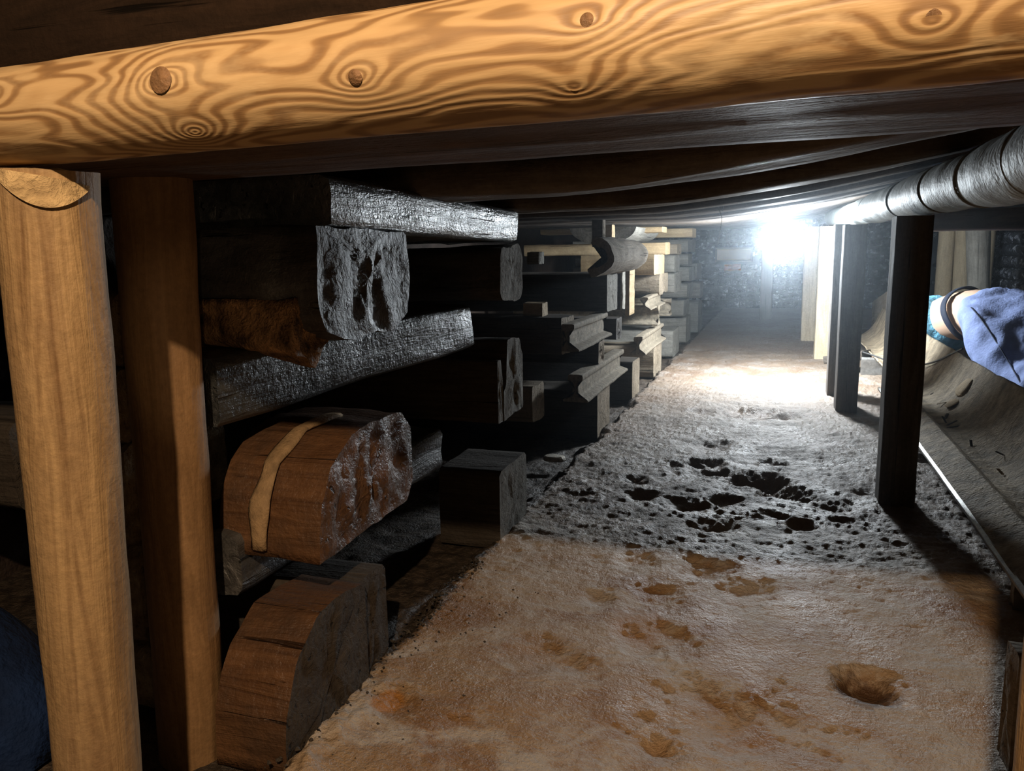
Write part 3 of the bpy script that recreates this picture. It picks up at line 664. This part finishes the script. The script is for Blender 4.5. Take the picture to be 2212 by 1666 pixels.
# the big log across the top
LOGC = (-.35, .765, 1.186); LR = .0615
RYI = np.array(Matrix.Rotation(.021, 3, 'Y'))
KN = [(345, 172, 1.6, .014), (766, 167, 1.4, .0075), (1242, 186, .9, .0095), (1268, 45, .8, .0085), (2015, 46, .8, .013), (420, 290, 1.5, 0), (1110, -30, 1.0, 0), (-40, 200, 1.2, 0)]
knots = []
for (px, py, amp, kr) in KN:
    d = RYI@(RT*(px-CXP)/FPX-UP*(py-CYP)/FPX+FW); o_ = RYI@(CAM-np.array(LOGC))
    A = d[1]**2+d[2]**2; B = 2*(o_[1]*d[1]+o_[2]*d[2]); C_ = o_[1]**2+o_[2]**2-LR**2; dis = B*B-4*A*C_
    t = (-B-math.sqrt(max(dis, 0)))/(2*A); q = o_+d*t; knots.append((q[0], q[1], q[2], amp, kr))
M['log'] = mat_log('peeled_pine_log', [k_[:4] for k_ in knots])
me = extrude('log_beam', circ(LR, 64), 2.3, [M['log'], M['end']], 90, 500, .0016, .0012, .002, taper=(.93, 1.05), capmat=1)
LOG = obj('log_beam', me, None, LOGC, (0, -.021, 0)); tag(LOG, 'big peeled pine log with swirling grain spanning the top of the view', 'log')
for (kx, ky, kz, amp, kr) in knots:
    if kr <= 0: continue
    n = 18; V = [(0, 0, .0016)]; F = []
    for i in range(n): V.append((kr*.55*math.cos(2*math.pi*i/n), kr*.55*math.sin(2*math.pi*i/n), .0018))
    for i in range(n): V.append((kr*math.cos(2*math.pi*i/n), kr*math.sin(2*math.pi*i/n), -.001))
    for i in range(n): F.append((0, 1+i, 1+(i+1) % n)); F.append((1+i, 1+n+i, 1+n+(i+1) % n, 1+(i+1) % n))
    ko = obj('knot', mesh('knot', V, F, M['knot']), LOG, (kx, ky, kz)); ko.rotation_euler = Vector((0, ky, kz)).to_track_quat('Z', 'X').to_euler()
# support under the right end of the log (just outside the view, it shades the floor on the right)
post('round_post', 'round post holding the right end of the front log, outside the view', (.277, .75, -.03), (.277, .76, 1.12), .060, .060, 'post', group=None, seed=403)
me = extrude('cross_beam', rrect(.40, .13, .012), 3.6, M['beam_brown'], 60, 510, .002, .002, .002)
o = obj('cross_beam', me, None, (.35, 1.095, 1.227), (0, -.010, 0)); tag(o, 'brown squared beam directly behind and below the front log', 'beam')
me = extrude('header_timber', rrect(.2, .42, .03), 3.6, M['header'], 40, 511, .006, .004, .004)
o = obj('header_timber', me, None, (-.6, 1.15, 1.51)); tag(o, 'blackened header timber above the front log, upper left corner', 'beam')

# ------------------------------------------------------------------ right-hand pillars
def pillar(label, x0, x1, y0, y1, z1, mat='pillar', lean=0.0, r=.008, group='square pillars along the right', name='square_pillar'):
    a = ((x0+x1)/2, (y0+y1)/2, -.04); b_ = ((x0+x1)/2+lean, (y0+y1)/2+.0, z1); SEQ[0] += 1
    P = rrect(y1-y0, x1-x0, r, 40)
    me = extrude(name, P, z1+.04, [M[mat]], 24, SEQ[0], .002, .001, .002)
    o = obj(name, me, None, tuple((np.array(a)+np.array(b_))/2), (math.pi/2, -math.pi/2+lean, math.pi/2) if False else (0, 0, 0))
    # local X -> up, local Y -> world Y, local Z -> world -X
    o.rotation_euler = Matrix(((lean/(z1+.04), 0, -1), (0, 1, 0), (1, 0, lean/(z1+.04)))).normalized().to_euler()
    tag(o, label, 'post', group); return o
pillar('big dark square pillar nearest on the right, standing under the grey duct', .405, .532, 3.26, 3.42, 1.115, lean=.0)
pillar('second dark square pillar, left of and behind the big one', .362, .486, 5.15, 5.35, 1.14)
pillar('slim pillar edge tucked behind the left side of the second square pillar', .345, .44, 5.75, 5.95, 1.16)
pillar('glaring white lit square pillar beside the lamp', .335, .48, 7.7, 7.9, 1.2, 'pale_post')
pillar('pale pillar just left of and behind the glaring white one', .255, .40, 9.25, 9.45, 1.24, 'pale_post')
pillar('lone grey post standing in front of the black brick wall', -.245, -.08, 11.95, 12.1, 1.36, 'pillar')
GP = 'pale posts behind the bending person'
post('prop', 'left pale post behind the bending person', (1.76, 10, -.03), (1.76, 10, 1.3), .085, .085, 'pale_post', group=GP, seed=601)
post('prop', 'middle pale post touching the left one behind the person', (1.93, 9.9, -.03), (1.90, 9.9, 1.3), .095, .08, 'pale_post', group=GP, seed=602)
post('prop', 'right pale post, split down its length, behind the person', (2.14, 10.1, -.03), (2.17, 10.1, 1.3), .10, .09, 'pale_post', group=GP, seed=603)
post('prop', 'slanting dusty post behind the waist of the person', (1.86, 8.6, -.03), (1.76, 8.6, 1.3), .08, .11, 'aged2', group=GP, seed=604)
# short board end at the lower right edge
o = timber('upright_board', 'pale upright board end at the lower right edge of the view', 'board', None, 'x', .455, .53, 1.60, 1.68, -.03, .24, 'aged', .006)

# ------------------------------------------------------------------ duct
def duct():
    t = empty('ventilation_duct', (.52, 2.0, 1.16)); tag(t, 'fat crinkled grey duct lying on the pillars under the roof at right', 'duct')
    ctl = [(.5, .95, 1.20, .088), (.52, 2.1, 1.178, .086), (.52, 3.3, 1.20, .084), (.515, 5.2, 1.23, .084), (.51, 7.2, 1.262, .086), (.50, 8.6, 1.30, .09)]
    C4 = np.array(ctl); n = 40; m_ = 240; V = []; F = []
    yy = np.linspace(C4[0, 1], C4[-1, 1], m_)
    cx = np.interp(yy, C4[:, 1], C4[:, 0]); cz = np.interp(yy, C4[:, 1], C4[:, 2]); rr_ = np.interp(yy, C4[:, 1], C4[:, 3])
    rings = [1.6, 1.95, 2.45, 3.05, 3.9, 5.2, 6.8, 8.5]
    for i in range(m_):
        pinch = 1-.022*sum(math.exp(-((yy[i]-q)/.03)**2) for q in rings)
        for j in range(n):
            a = 2*math.pi*j/n; V.append((cx[i]+rr_[i]*pinch*math.cos(a), yy[i], cz[i]+rr_[i]*pinch*math.sin(a)*(.97)))
    V = np.array(V); cen = np.c_[np.repeat(cx, n), np.repeat(yy, n), np.repeat(cz, n)]; dr = V-cen; dr /= np.linalg.norm(dr, axis=1)[:, None]
    V += dr*(.0035*fbm(V, 41, 2.2, 4, .65))[:, None]
    for i in range(m_-1):
        for j in range(n): a = i*n+j; b_ = i*n+(j+1) % n; F.append((a, b_, b_+n, a+n))
    F += [tuple(range(n)), tuple(range((m_-1)*n, m_*n))[::-1]]
    o = obj('sleeve', mesh('sleeve', V-np.array([.52, 2.0, 1.16]), F, M['duct']), t)
    for q in rings:
        c = (np.interp(q, yy, cx), q, np.interp(q, yy, cz)); R_ = np.interp(q, yy, rr_)*.980; V = []; F = []; m2 = 8
        for i in range(36):
            a = 2*math.pi*i/36
            for j in range(m2):
                b_ = 2*math.pi*j/m2; r_ = R_+.003*math.cos(b_)
                V.append((r_*math.cos(a), .004*math.sin(b_)+.010*math.sin(a*2+q*5), r_*math.sin(a)*.97))
        for i in range(36):
            for j in range(m2): F.append((i*m2+j, i*m2+(j+1) % m2, ((i+1) % 36)*m2+(j+1) % m2, ((i+1) % 36)*m2+j))
        obj('band', mesh('band', V, F, M['duct_ring']), t, (c[0]-.52, c[1]-2.0, c[2]-1.16))
duct()

# ------------------------------------------------------------------ trough on the right
def sweep_y(name, pts, y0, y1, thick, mat, parent=None, ny=120, seed=0, amp=.004, sag=None):
    """cross-section polyline (x,z) swept in Y as a sheet with thickness"""
    Pp = np.array(pts, float); d = np.r_[0, np.cumsum(np.linalg.norm(np.diff(Pp, axis=0), axis=1))]
    tt = np.linspace(0, d[-1], 34); X = np.interp(tt, d, Pp[:, 0]); Z = np.interp(tt, d, Pp[:, 1]); n = len(tt)
    yy = np.linspace(y0, y1, ny); V = np.array([(X[j], yy[i], Z[j]) for i in range(ny) for j in range(n)])
    V[:, 2] += amp*fbm(V, seed, 1.2, 5, .6); V[:, 0] += amp*.8*fbm(V, seed+3, 1.1, 4, .6)
    B = V.copy(); B[:, 2] -= thick; N0 = len(V); F = []
    for i in range(ny-1):
        for j in range(n-1): a = i*n+j; F.append((a, a+1, a+n+1, a+n)); F.append((N0+a, N0+a+n, N0+a+n+1, N0+a+1))
    for i in range(ny-1):
        a = i*n; F.append((a, a+n, N0+a+n, N0+a)); a = i*n+n-1; F.append((a, N0+a, N0+a+n, a+n))
    for j in range(n-1):
        a = j; F.append((a, N0+a, N0+a+1, a+1)); a = (ny-1)*n+j; F.append((a, a+1, N0+a+1, N0+a))
    return obj(name, mesh(name, np.vstack([V, B]), F, mat), parent)
TR = empty('conveyor_trough', (0, 0, 0)); tag(TR, 'long dusty conveyor trough behind the right-hand pillars', 'conveyor')
sweep_y('belt', [(.72, .175), (.76, .150), (.82, .155), (.88, .20), (.93, .28), (.965, .36), (.985, .41)], 1.6, 8.6, .012, M['belt'], TR, seed=51, amp=.007)
sweep_y('side_plate', [(.622, .138), (.66, .160), (.72, .185), (.745, .17)], 1.6, 5.3, .008, M['belt'], TR, 90, 55, .002)
sweep_y('edge_strip', [(.615, .134), (.625, .141)], 1.6, 5.35, .010, M['steel'], TR, 60, 57, .0015)
for q in (2.4, 4.55, 6.8):
    me = extrude('stand', rrect(.04, .17, .006, 20), .30, M['steel'], 6, int(q*10)); obj('stand', me, TR, (.80, q, .06))
# pale brace by the big pillar and debris
o = post('brace_rod', 'pale rod poking out under the trough behind the big pillar', (.60, 4.15, .03), (.78, 4.35, .12), .022, .022, 'pale_post', cat='rod', seed=611)
def chunk(name, loc, size, mat, seed, flat=.5, label=None, cat=None, group=None, rot=(0, 0, 0)):
    n, m_ = 14, 9; V = []; F = []
    for i in range(m_+1):
        th = math.pi*i/m_
        for j in range(n): ph = 2*math.pi*j/n; V.append((math.sin(th)*math.cos(ph), math.sin(th)*math.sin(ph), math.cos(th)))
    V = np.array(V); V = np.sign(V)*np.abs(V)**.75; V *= (1+.16*fbm(V, seed, .35, 4, .6))[:, None]*np.array([size[0], size[1], size[2]])
    for i in range(m_):
        for j in range(n): F.append((i*n+j, (i+1)*n+j, (i+1)*n+(j+1) % n, i*n+(j+1) % n))
    o = obj(name, mesh(name, V, F, M[mat], False), None, loc, rot)
    if label: tag(o, label, cat, group)
    return o
rd = random.Random(12)
for i in range(12):
    yy = rd.uniform(2.9, 6.5); xx = rd.uniform(.76, .9); zz = np.interp(xx, [.76, .82, .88, .93], [.150, .155, .20, .28])
    SEQ[0] += 1
    me = extrude('wood_chip', rrect(.012, .004, .001, 8), rd.uniform(.03, .08), M['dark' if i % 3 else 'yellow'], 4, SEQ[0], .001, .001, .001, K=1)
    o = obj('wood_chip', me, None, (xx, yy, zz+.006), (0, -rd.uniform(.2, .6), rd.uniform(0, 3))); tag(o, 'thin wood chip lying in the dusty trough', 'wood chip', 'wood chips in the trough')
chunk('foam_flake', (.93, 4.55, .285), (.05, .08, .012), 'yellow', 5, label='broad pale flake lying on the trough beside the big pillar', cat='flake', rot=(0, -1.0, 0))
chunk('foam_flake', (.87, 4.5, .205), (.035, .05, .008), 'yellow', 6, label='smaller pale flake left of the broad one on the trough', cat='flake', rot=(0, -.6, 0))
o = timber('tilted_board', 'tilted brown board leaning behind the trough between the two dark pillars', 'board', None, 'y', 1.0, 1.04, 7.4, 9.6, .05, .58, 'aged', .008, pitch=.14)
o = timber('broken_board', 'jagged dark board tip poking toward the path behind the second pillar', 'board', None, 'x', .40, .72, 6.9, 7.1, .08, .15, 'dark', .01, yaw=-25, pitch=-.2)
# salt lump on the path, by the stack
p = at(1197, 994, 2, .0); chunk('salt_lump', (p[0], p[1], .008), (.055, .04, .016), 'salt', 20, label='white crusty salt lump on the floor beyond the nearest stack', cat='salt lump')
# loose crumbs along the lip of the crust
crumbs = []
V = []; F = []
for i in range(380):
    yy = rd.uniform(1.05, 2.3); xx = -.915+rd.gauss(0, .03)+(.0 if rd.random() < .8 else rd.uniform(0, .25)); s_ = rd.uniform(.002, .0085)*(1 if xx < -.88 else .6)
    b0 = len(V); zz = -.030 if xx < -.93 else .008 if xx < -.86 else .0
    for (a, b_, c) in ((1, 0, 0), (-1, 0, 0), (0, 1, 0), (0, -1, 0), (0, 0, 1), (0, 0, -1)): V.append((xx+a*s_*rd.uniform(.6, 1.2), yy+b_*s_*rd.uniform(.6, 1.2), zz+c*s_*rd.uniform(.5, 1)))
    for (a, b_, c) in ((0, 2, 4), (2, 1, 4), (1, 3, 4), (3, 0, 4), (2, 0, 5), (1, 2, 5), (3, 1, 5), (0, 3, 5)): F.append((b0+a, b0+b_, b0+c))
o = obj('crumbs', mesh('crumbs', V, F, M['dark'], False)); tag(o, 'dark crumbs of soil scattered along the crust edge at the nearest stack', 'crumbs', kind='stuff')

# ------------------------------------------------------------------ lamp hanging from the roof
t = empty('flood_lamp', LAMP); tag(t, 'glaring round lamp hanging under the roof beside the white pillar', 'lamp')
n, m_ = 32, 16; V = []; F = []
for i in range(m_+1):
    th = math.pi*i/m_
    for j in range(n): ph = 2*math.pi*j/n; V.append((.13*math.sin(th)*math.cos(ph), .13*math.sin(th)*math.sin(ph), .13*math.cos(th)))
for i in range(m_):
    for j in range(n): F.append((i*n+j, (i+1)*n+j, (i+1)*n+(j+1) % n, i*n+(j+1) % n))
obj('globe', mesh('globe', V, F, M['lens']), t)
me = extrude('cap', circ(.05, 20), .05, M['plastic'], 4, 3, 0, 0, 0, K=1); obj('cap', me, t, (0, 0, .14), (0, math.pi/2, 0))
me = extrude('hook', circ(.006, 8), .16, M['steel'], 4, 3, 0, 0, 0, K=1); obj('hook', me, t, (0, 0, .235), (0, math.pi/2, 0))

def tube(name, pts, r, mat, label=None, cat=None, parent=None):
    P = np.array(pts, float); d = np.linspace(0, len(P)-1, len(P)*6); Q = np.c_[[np.interp(d, range(len(P)), P[:, k_]) for k_ in range(3)]].T
    for _ in range(3): Q[1:-1] = (Q[:-2]+Q[2:]+Q[1:-1]*2)/4
    c0 = Q[0].copy(); V = []; F = []; m2 = 6
    for i in range(len(Q)):
        tg = Vector(Q[min(i+1, len(Q)-1)]-Q[max(i-1, 0)]).normalized(); u = tg.orthogonal().normalized() if abs(tg.z) > .9 else tg.cross(Vector((0, 0, 1))).normalized(); v = tg.cross(u)
        if abs(tg.z) > .9: u = tg.cross(Vector((0, 1, 0))).normalized(); v = tg.cross(u)
        for j in range(m2):
            a = 2*math.pi*j/m2; V.append(tuple(Vector(Q[i]-c0)+u*(r*math.cos(a))+v*(r*math.sin(a))))
    for i in range(len(Q)-1):
        for j in range(m2): F.append((i*m2+j, i*m2+(j+1) % m2, (i+1)*m2+(j+1) % m2, (i+1)*m2+j))
    o = obj(name, mesh(name, V, F, mat), parent, c0)
    if label: tag(o, label, cat)
    return o
tube('hanging_thread', [at(px, py, 1, 4.1) for px, py in ((1556, 398), (1563, 410), (1552, 432), (1553, 452), (1560, 470), (1556, 500), (1551, 528))], .0012, M['wire'], 'pale thread dangling from the roof left of the lamp, the longer one', 'thread')
tube('hanging_thread', [at(px, py, 1, 4.1) for px, py in ((1567, 400), (1557, 420), (1566, 438), (1560, 456))], .0012, M['wire'], 'short pale thread twisted round the longer one left of the lamp', 'thread')
tube('cable', [(.62, 6.4, .23), (.72, 6.2, .215), (.82, 5.9, .19), (.92, 5.4, .29), (1.0, 5.0, .43)], .006, M['cable'], 'thin black cable lying across the trough between the pillars', 'cable')

# ------------------------------------------------------------------ the bending person
def skin(name, verts, edges, radii, mat, parent=None, sub=2, root=0, disp=0.0, dseed=0, wr=8.0):
    me = bpy.data.meshes.new(name); me.from_pydata([tuple(np.array(pp(v))*S) for v in verts], edges, [])
    o = bpy.data.objects.new(name, me); COL.objects.link(o)
    md = o.modifiers.new('skin', 'SKIN'); md.use_smooth_shade = True
    for i, r_ in enumerate(radii):
        sv = me.skin_vertices[0].data[i]; rr2 = (r_, r_) if not isinstance(r_, tuple) else r_
        sv.radius = (rr2[0]*S*1.15, rr2[1]*S*1.15); sv.use_root = (i == root)
    s2 = o.modifiers.new('sub', 'SUBSURF'); s2.levels = sub; s2.render_levels = sub
    dg = bpy.context.evaluated_depsgraph_get(); ev = o.evaluated_get(dg); m2 = bpy.data.meshes.new_from_object(ev)
    m2.name = name; o.modifiers.clear(); o.data = m2
    if disp:
        n = len(m2.vertices); co = np.zeros(n*3); m2.vertices.foreach_get('co', co); co = co.reshape(-1, 3); nr = np.zeros(n*3); m2.vertex_normals.foreach_get('vector', nr); nr = nr.reshape(-1, 3)
        w = np.abs(fbm(co/S*np.array([1, 1, .5]), dseed, wr*.25, 3, .55)); co += nr*(disp*S*(.85-w))[:, None]; m2.vertices.foreach_set('co', co.ravel()); m2.update()
    m2.materials.clear(); m2.materials.append(mat)
    m2.polygons.foreach_set('use_smooth', [True]*len(m2.polygons))
    if parent: o.parent = parent
    return o
def pp(v):
    q = CAM+(np.array(v)-CAM)*1.15; q[2] = max(q[2]+.085*min(1, max(0, (v[2]-.1)/.3)), v[2]*.9); return tuple(q)
HIP = (1.34, 5.10, .53); WAI = (1.15, 5.50, .53); CHE = (1.02, 5.95, .42); NEC = (.94, 6.22, .36); HED = (.90, 6.48, .30)
PR = empty('person', (0, 0, 0)); tag(PR, 'person in blue work trousers and light blue shirt bending forward behind the trough', 'person')
bv = [HIP, WAI, CHE, NEC, (.92, 6.34, .33), HED, (.885, 6.6, .25),                     # 0-6
      (1.22, 5.12, .42), (1.26, 4.85, .14), (1.42, 4.45, .07), (1.45, 4.25, .05),          # 7-10 left leg (nearer the trough)
      (1.60, 5.25, .42), (1.66, 5.0, .14), (1.78, 4.55, .07), (1.80, 4.35, .05),          # 11-14 right leg
      (.86, 5.98, .36), (.82, 6.15, .14), (.80, 6.50, .05), (.80, 6.60, .04),             # 15-18 left arm
      (1.16, 6.12, .36), (1.22, 6.3, .14), (1.10, 6.62, .05), (1.08, 6.72, .04)]          # 19-22 right arm
be = [(0, 1), (1, 2), (2, 3), (3, 4), (4, 5), (5, 6), (0, 7), (7, 8), (8, 9), (9, 10), (0, 11), (11, 12), (12, 13), (13, 14), (2, 15), (15, 16), (16, 17), (17, 18), (2, 19), (19, 20), (20, 21), (21, 22)]
br = [(.14, .13), (.18, .165), (.19, .16), (.10, .10), (.085, .085), (.125, .14), (.09, .10), .15, .11, .085, .06, .15, .11, .085, .06, .085, .065, .05, .04, .085, .065, .05, .04]
skin('body', bv, be, br, M['skin'], PR)
tv = [(1.34, 5.08, .55), (1.14, 5.42, .54), (1.22, 5.12, .43), (1.26, 4.86, .16), (1.44, 4.36, .08), (1.60, 5.24, .43), (1.66, 5.0, .16), (1.79, 4.46, .08)]
te = [(0, 1), (0, 2), (2, 3), (3, 4), (0, 5), (5, 6), (6, 7)]
TRS = skin('trousers', tv, te, [(.31, .29), (.235, .22), .22, .16, .11, .20, .16, .11], M['trouser'], PR, 4, 0, .036, 61, 13)
sv_ = [(1.07, 5.62, .49), (1.00, 5.93, .43), (.96, 6.15, .37), (.86, 5.99, .36), (.835, 6.08, .25), (1.16, 6.12, .36), (1.19, 6.2, .25)]
skin('shirt', sv_, [(0, 1), (1, 2), (1, 3), (3, 4), (1, 5), (5, 6)], [(.235, .215), (.27, .235), (.13, .12), .11, .09, .11, .09], M['shirt'], PR, 4, 0, .04, 62, 12)
# side seam laid on the cloth
pts = []
for t_ in np.linspace(0, 1, 14):
    px, py = 2098+(2235-2098)*t_, 665+(880-665)*t_**1.15; d = RT*(px-CXP)/FPX-UP*(py-CYP)/FPX+FW
    hit, loc, nr, _ = TRS.ray_cast(Vector((0, 0, S)), Vector(d).normalized())
    if hit: pts.append(np.array(loc+nr*.002)/S)
if len(pts) > 3: tube('seam', pts, .004, M['seam'], parent=PR)
# waistband: a dark ring tilted on the spine
def ring(name, c, nrm, ra, rb, thick, w, mat, parent, seed=0, up=(0, 0, 1)):
    n_ = Vector(nrm).normalized(); u = Vector(up).cross(n_).normalized(); v = n_.cross(u); V = []; F = []; m2 = 8
    for i in range(48):
        a = 2*math.pi*i/48
        for j in range(m2):
            b_ = 2*math.pi*j/m2; e = 1+thick*math.cos(b_)
            p = Vector(c)+u*(ra*e*math.cos(a))+v*(rb*e*math.sin(a))+n_*(w*math.sin(b_)+.012*math.sin(3*a+seed)); V.append(tuple(p))
    for i in range(48):
        for j in range(m2): F.append((i*m2+j, i*m2+(j+1) % m2, ((i+1) % 48)*m2+(j+1) % m2, ((i+1) % 48)*m2+j))
    return obj(name, mesh(name, V, F, mat), parent)
ring('waistband', pp((1.122, 5.525, .515)), (-.5, .85, -.3), .200, .188, .05, .03, M['waist'], PR)
def hair():
    n, m_ = 24, 12; V = []; F = []
    for i in range(m_+1):
        th = math.pi*.62*i/m_
        for j in range(n):
            ph = 2*math.pi*j/n; V.append((.135*math.sin(th)*math.cos(ph), .15*math.sin(th)*math.sin(ph), .14*math.cos(th)))
    V = np.array(V); V *= (1+.03*fbm(V, 9, 6, 3))[:, None]
    for i in range(m_):
        for j in range(n): F.append((i*n+j, (i+1)*n+j, (i+1)*n+(j+1) % n, i*n+(j+1) % n))
    obj('hair', mesh('hair', V*1.15, F, M['hair']), PR, pp((.90, 6.46, .33)), (.3, 0, 0))
hair()
def hand(c, yaw, mirror):
    Rz = Matrix.Rotation(yaw, 3, 'Z'); c = Vector(c)
    P_ = lambda x_, y_, z_: tuple(c+Rz@Vector((x_*mirror, y_, z_)))
    vv = [P_(0, -.06, .01), P_(0, 0, .012), P_(0, .06, .012)]; ee = [(0, 1), (1, 2)]; rr_ = [.04, (.055, .03), (.06, .025)]
    for k_, (ox, ln) in enumerate(((-.05, .10), (-.017, .125), (.017, .12), (.05, .09))):
        b0 = len(vv); vv += [P_(ox, .08, .012), P_(ox*1.15, .08+ln*.45, .022), P_(ox*1.25, .08+ln*.8, .010), P_(ox*1.25, .08+ln, -.004)]
        ee += [(2, b0), (b0, b0+1), (b0+1, b0+2), (b0+2, b0+3)]; rr_ += [.018, .016, .015, .012]
    b0 = len(vv); vv += [P_(-.06, .01, .01), P_(-.10, .05, .008), P_(-.11, .09, .0)]; ee += [(1, b0), (b0, b0+1), (b0+1, b0+2)]; rr_ += [.022, .018, .014]
    skin('hand', vv, ee, rr_, M['skin'], PR, 1, 1)
hand((.80, 6.68, .02), .1, 1); hand((1.08, 6.80, .02), .2, -1)
for (a, b_) in (((1.44, 4.32, .07), (1.46, 4.08, .05)), ((1.79, 4.42, .07), (1.81, 4.18, .05))):
    skin('boot', [a, b_, (b_[0], b_[1]-.02, b_[2]-.02)], [(0, 1), (1, 2)], [.09, (.07, .06), .05], M['boot'], PR, 2)

# blue cloth in the dark at lower left
def cloth(name, c, rx, ry, h, mat, seed, label, cat):
    n = 60; V = []; F = []
    for i in range(n):
        for j in range(n):
            u, v = i/(n-1)*2-1, j/(n-1)*2-1; d = math.sqrt(u*u+v*v)
            V.append((u*rx, v*ry, 0))
    V = np.array(V); d = np.sqrt((V[:, 0]/rx)**2+(V[:, 1]/ry)**2); V[:, 2] = h*np.clip(1-d**2, 0, 1)**.6+.02*fbm(V, seed, 1.5, 4)*np.clip(1.2-d, 0, 1)
    for i in range(n-1):
        for j in range(n-1): a = i*n+j; F.append((a, a+n, a+n+1, a+1))
    o = obj(name, mesh(name, V, F, mat), None, c); s_ = o.modifiers.new('t', 'SOLIDIFY'); s_.thickness = .008
    tag(o, label, cat)
cloth('blue_cloth', (-1.75, 1.12, -.03), .34, .22, .30, M['blue_dark'], 71, 'dark blue cloth heap in the shade at the lower left edge', 'cloth')

# ------------------------------------------------------------------ dust in the air of the gallery
V = [(x, y, z) for x in (-2.38, 2.36) for y in (3.0, 14.3) for z in (-.1, 1.7)]
hz = obj('dust_haze', mesh('dust_haze', V, [(0, 1, 3, 2), (4, 6, 7, 5), (0, 4, 5, 1), (2, 3, 7, 6), (0, 2, 6, 4), (1, 5, 7, 3)], None, False))
m = bpy.data.materials.new('dusty_air'); m.use_nodes = True; nt = m.node_tree; nt.nodes.remove(nt.nodes['Principled BSDF'])
vs = nt.nodes.new('ShaderNodeVolumeScatter'); vs.inputs['Color'].default_value = (.80, .9, 1, 1); vs.inputs['Density'].default_value = .036; vs.inputs['Anisotropy'].default_value = .82
nt.links.new(vs.outputs[0], nt.nodes['Material Output'].inputs['Volume'])
hz.data.materials.clear(); hz.data.materials.append(m)
tag(hz, 'thin dusty haze glowing around the lamp in the gallery', 'haze', kind='stuff')
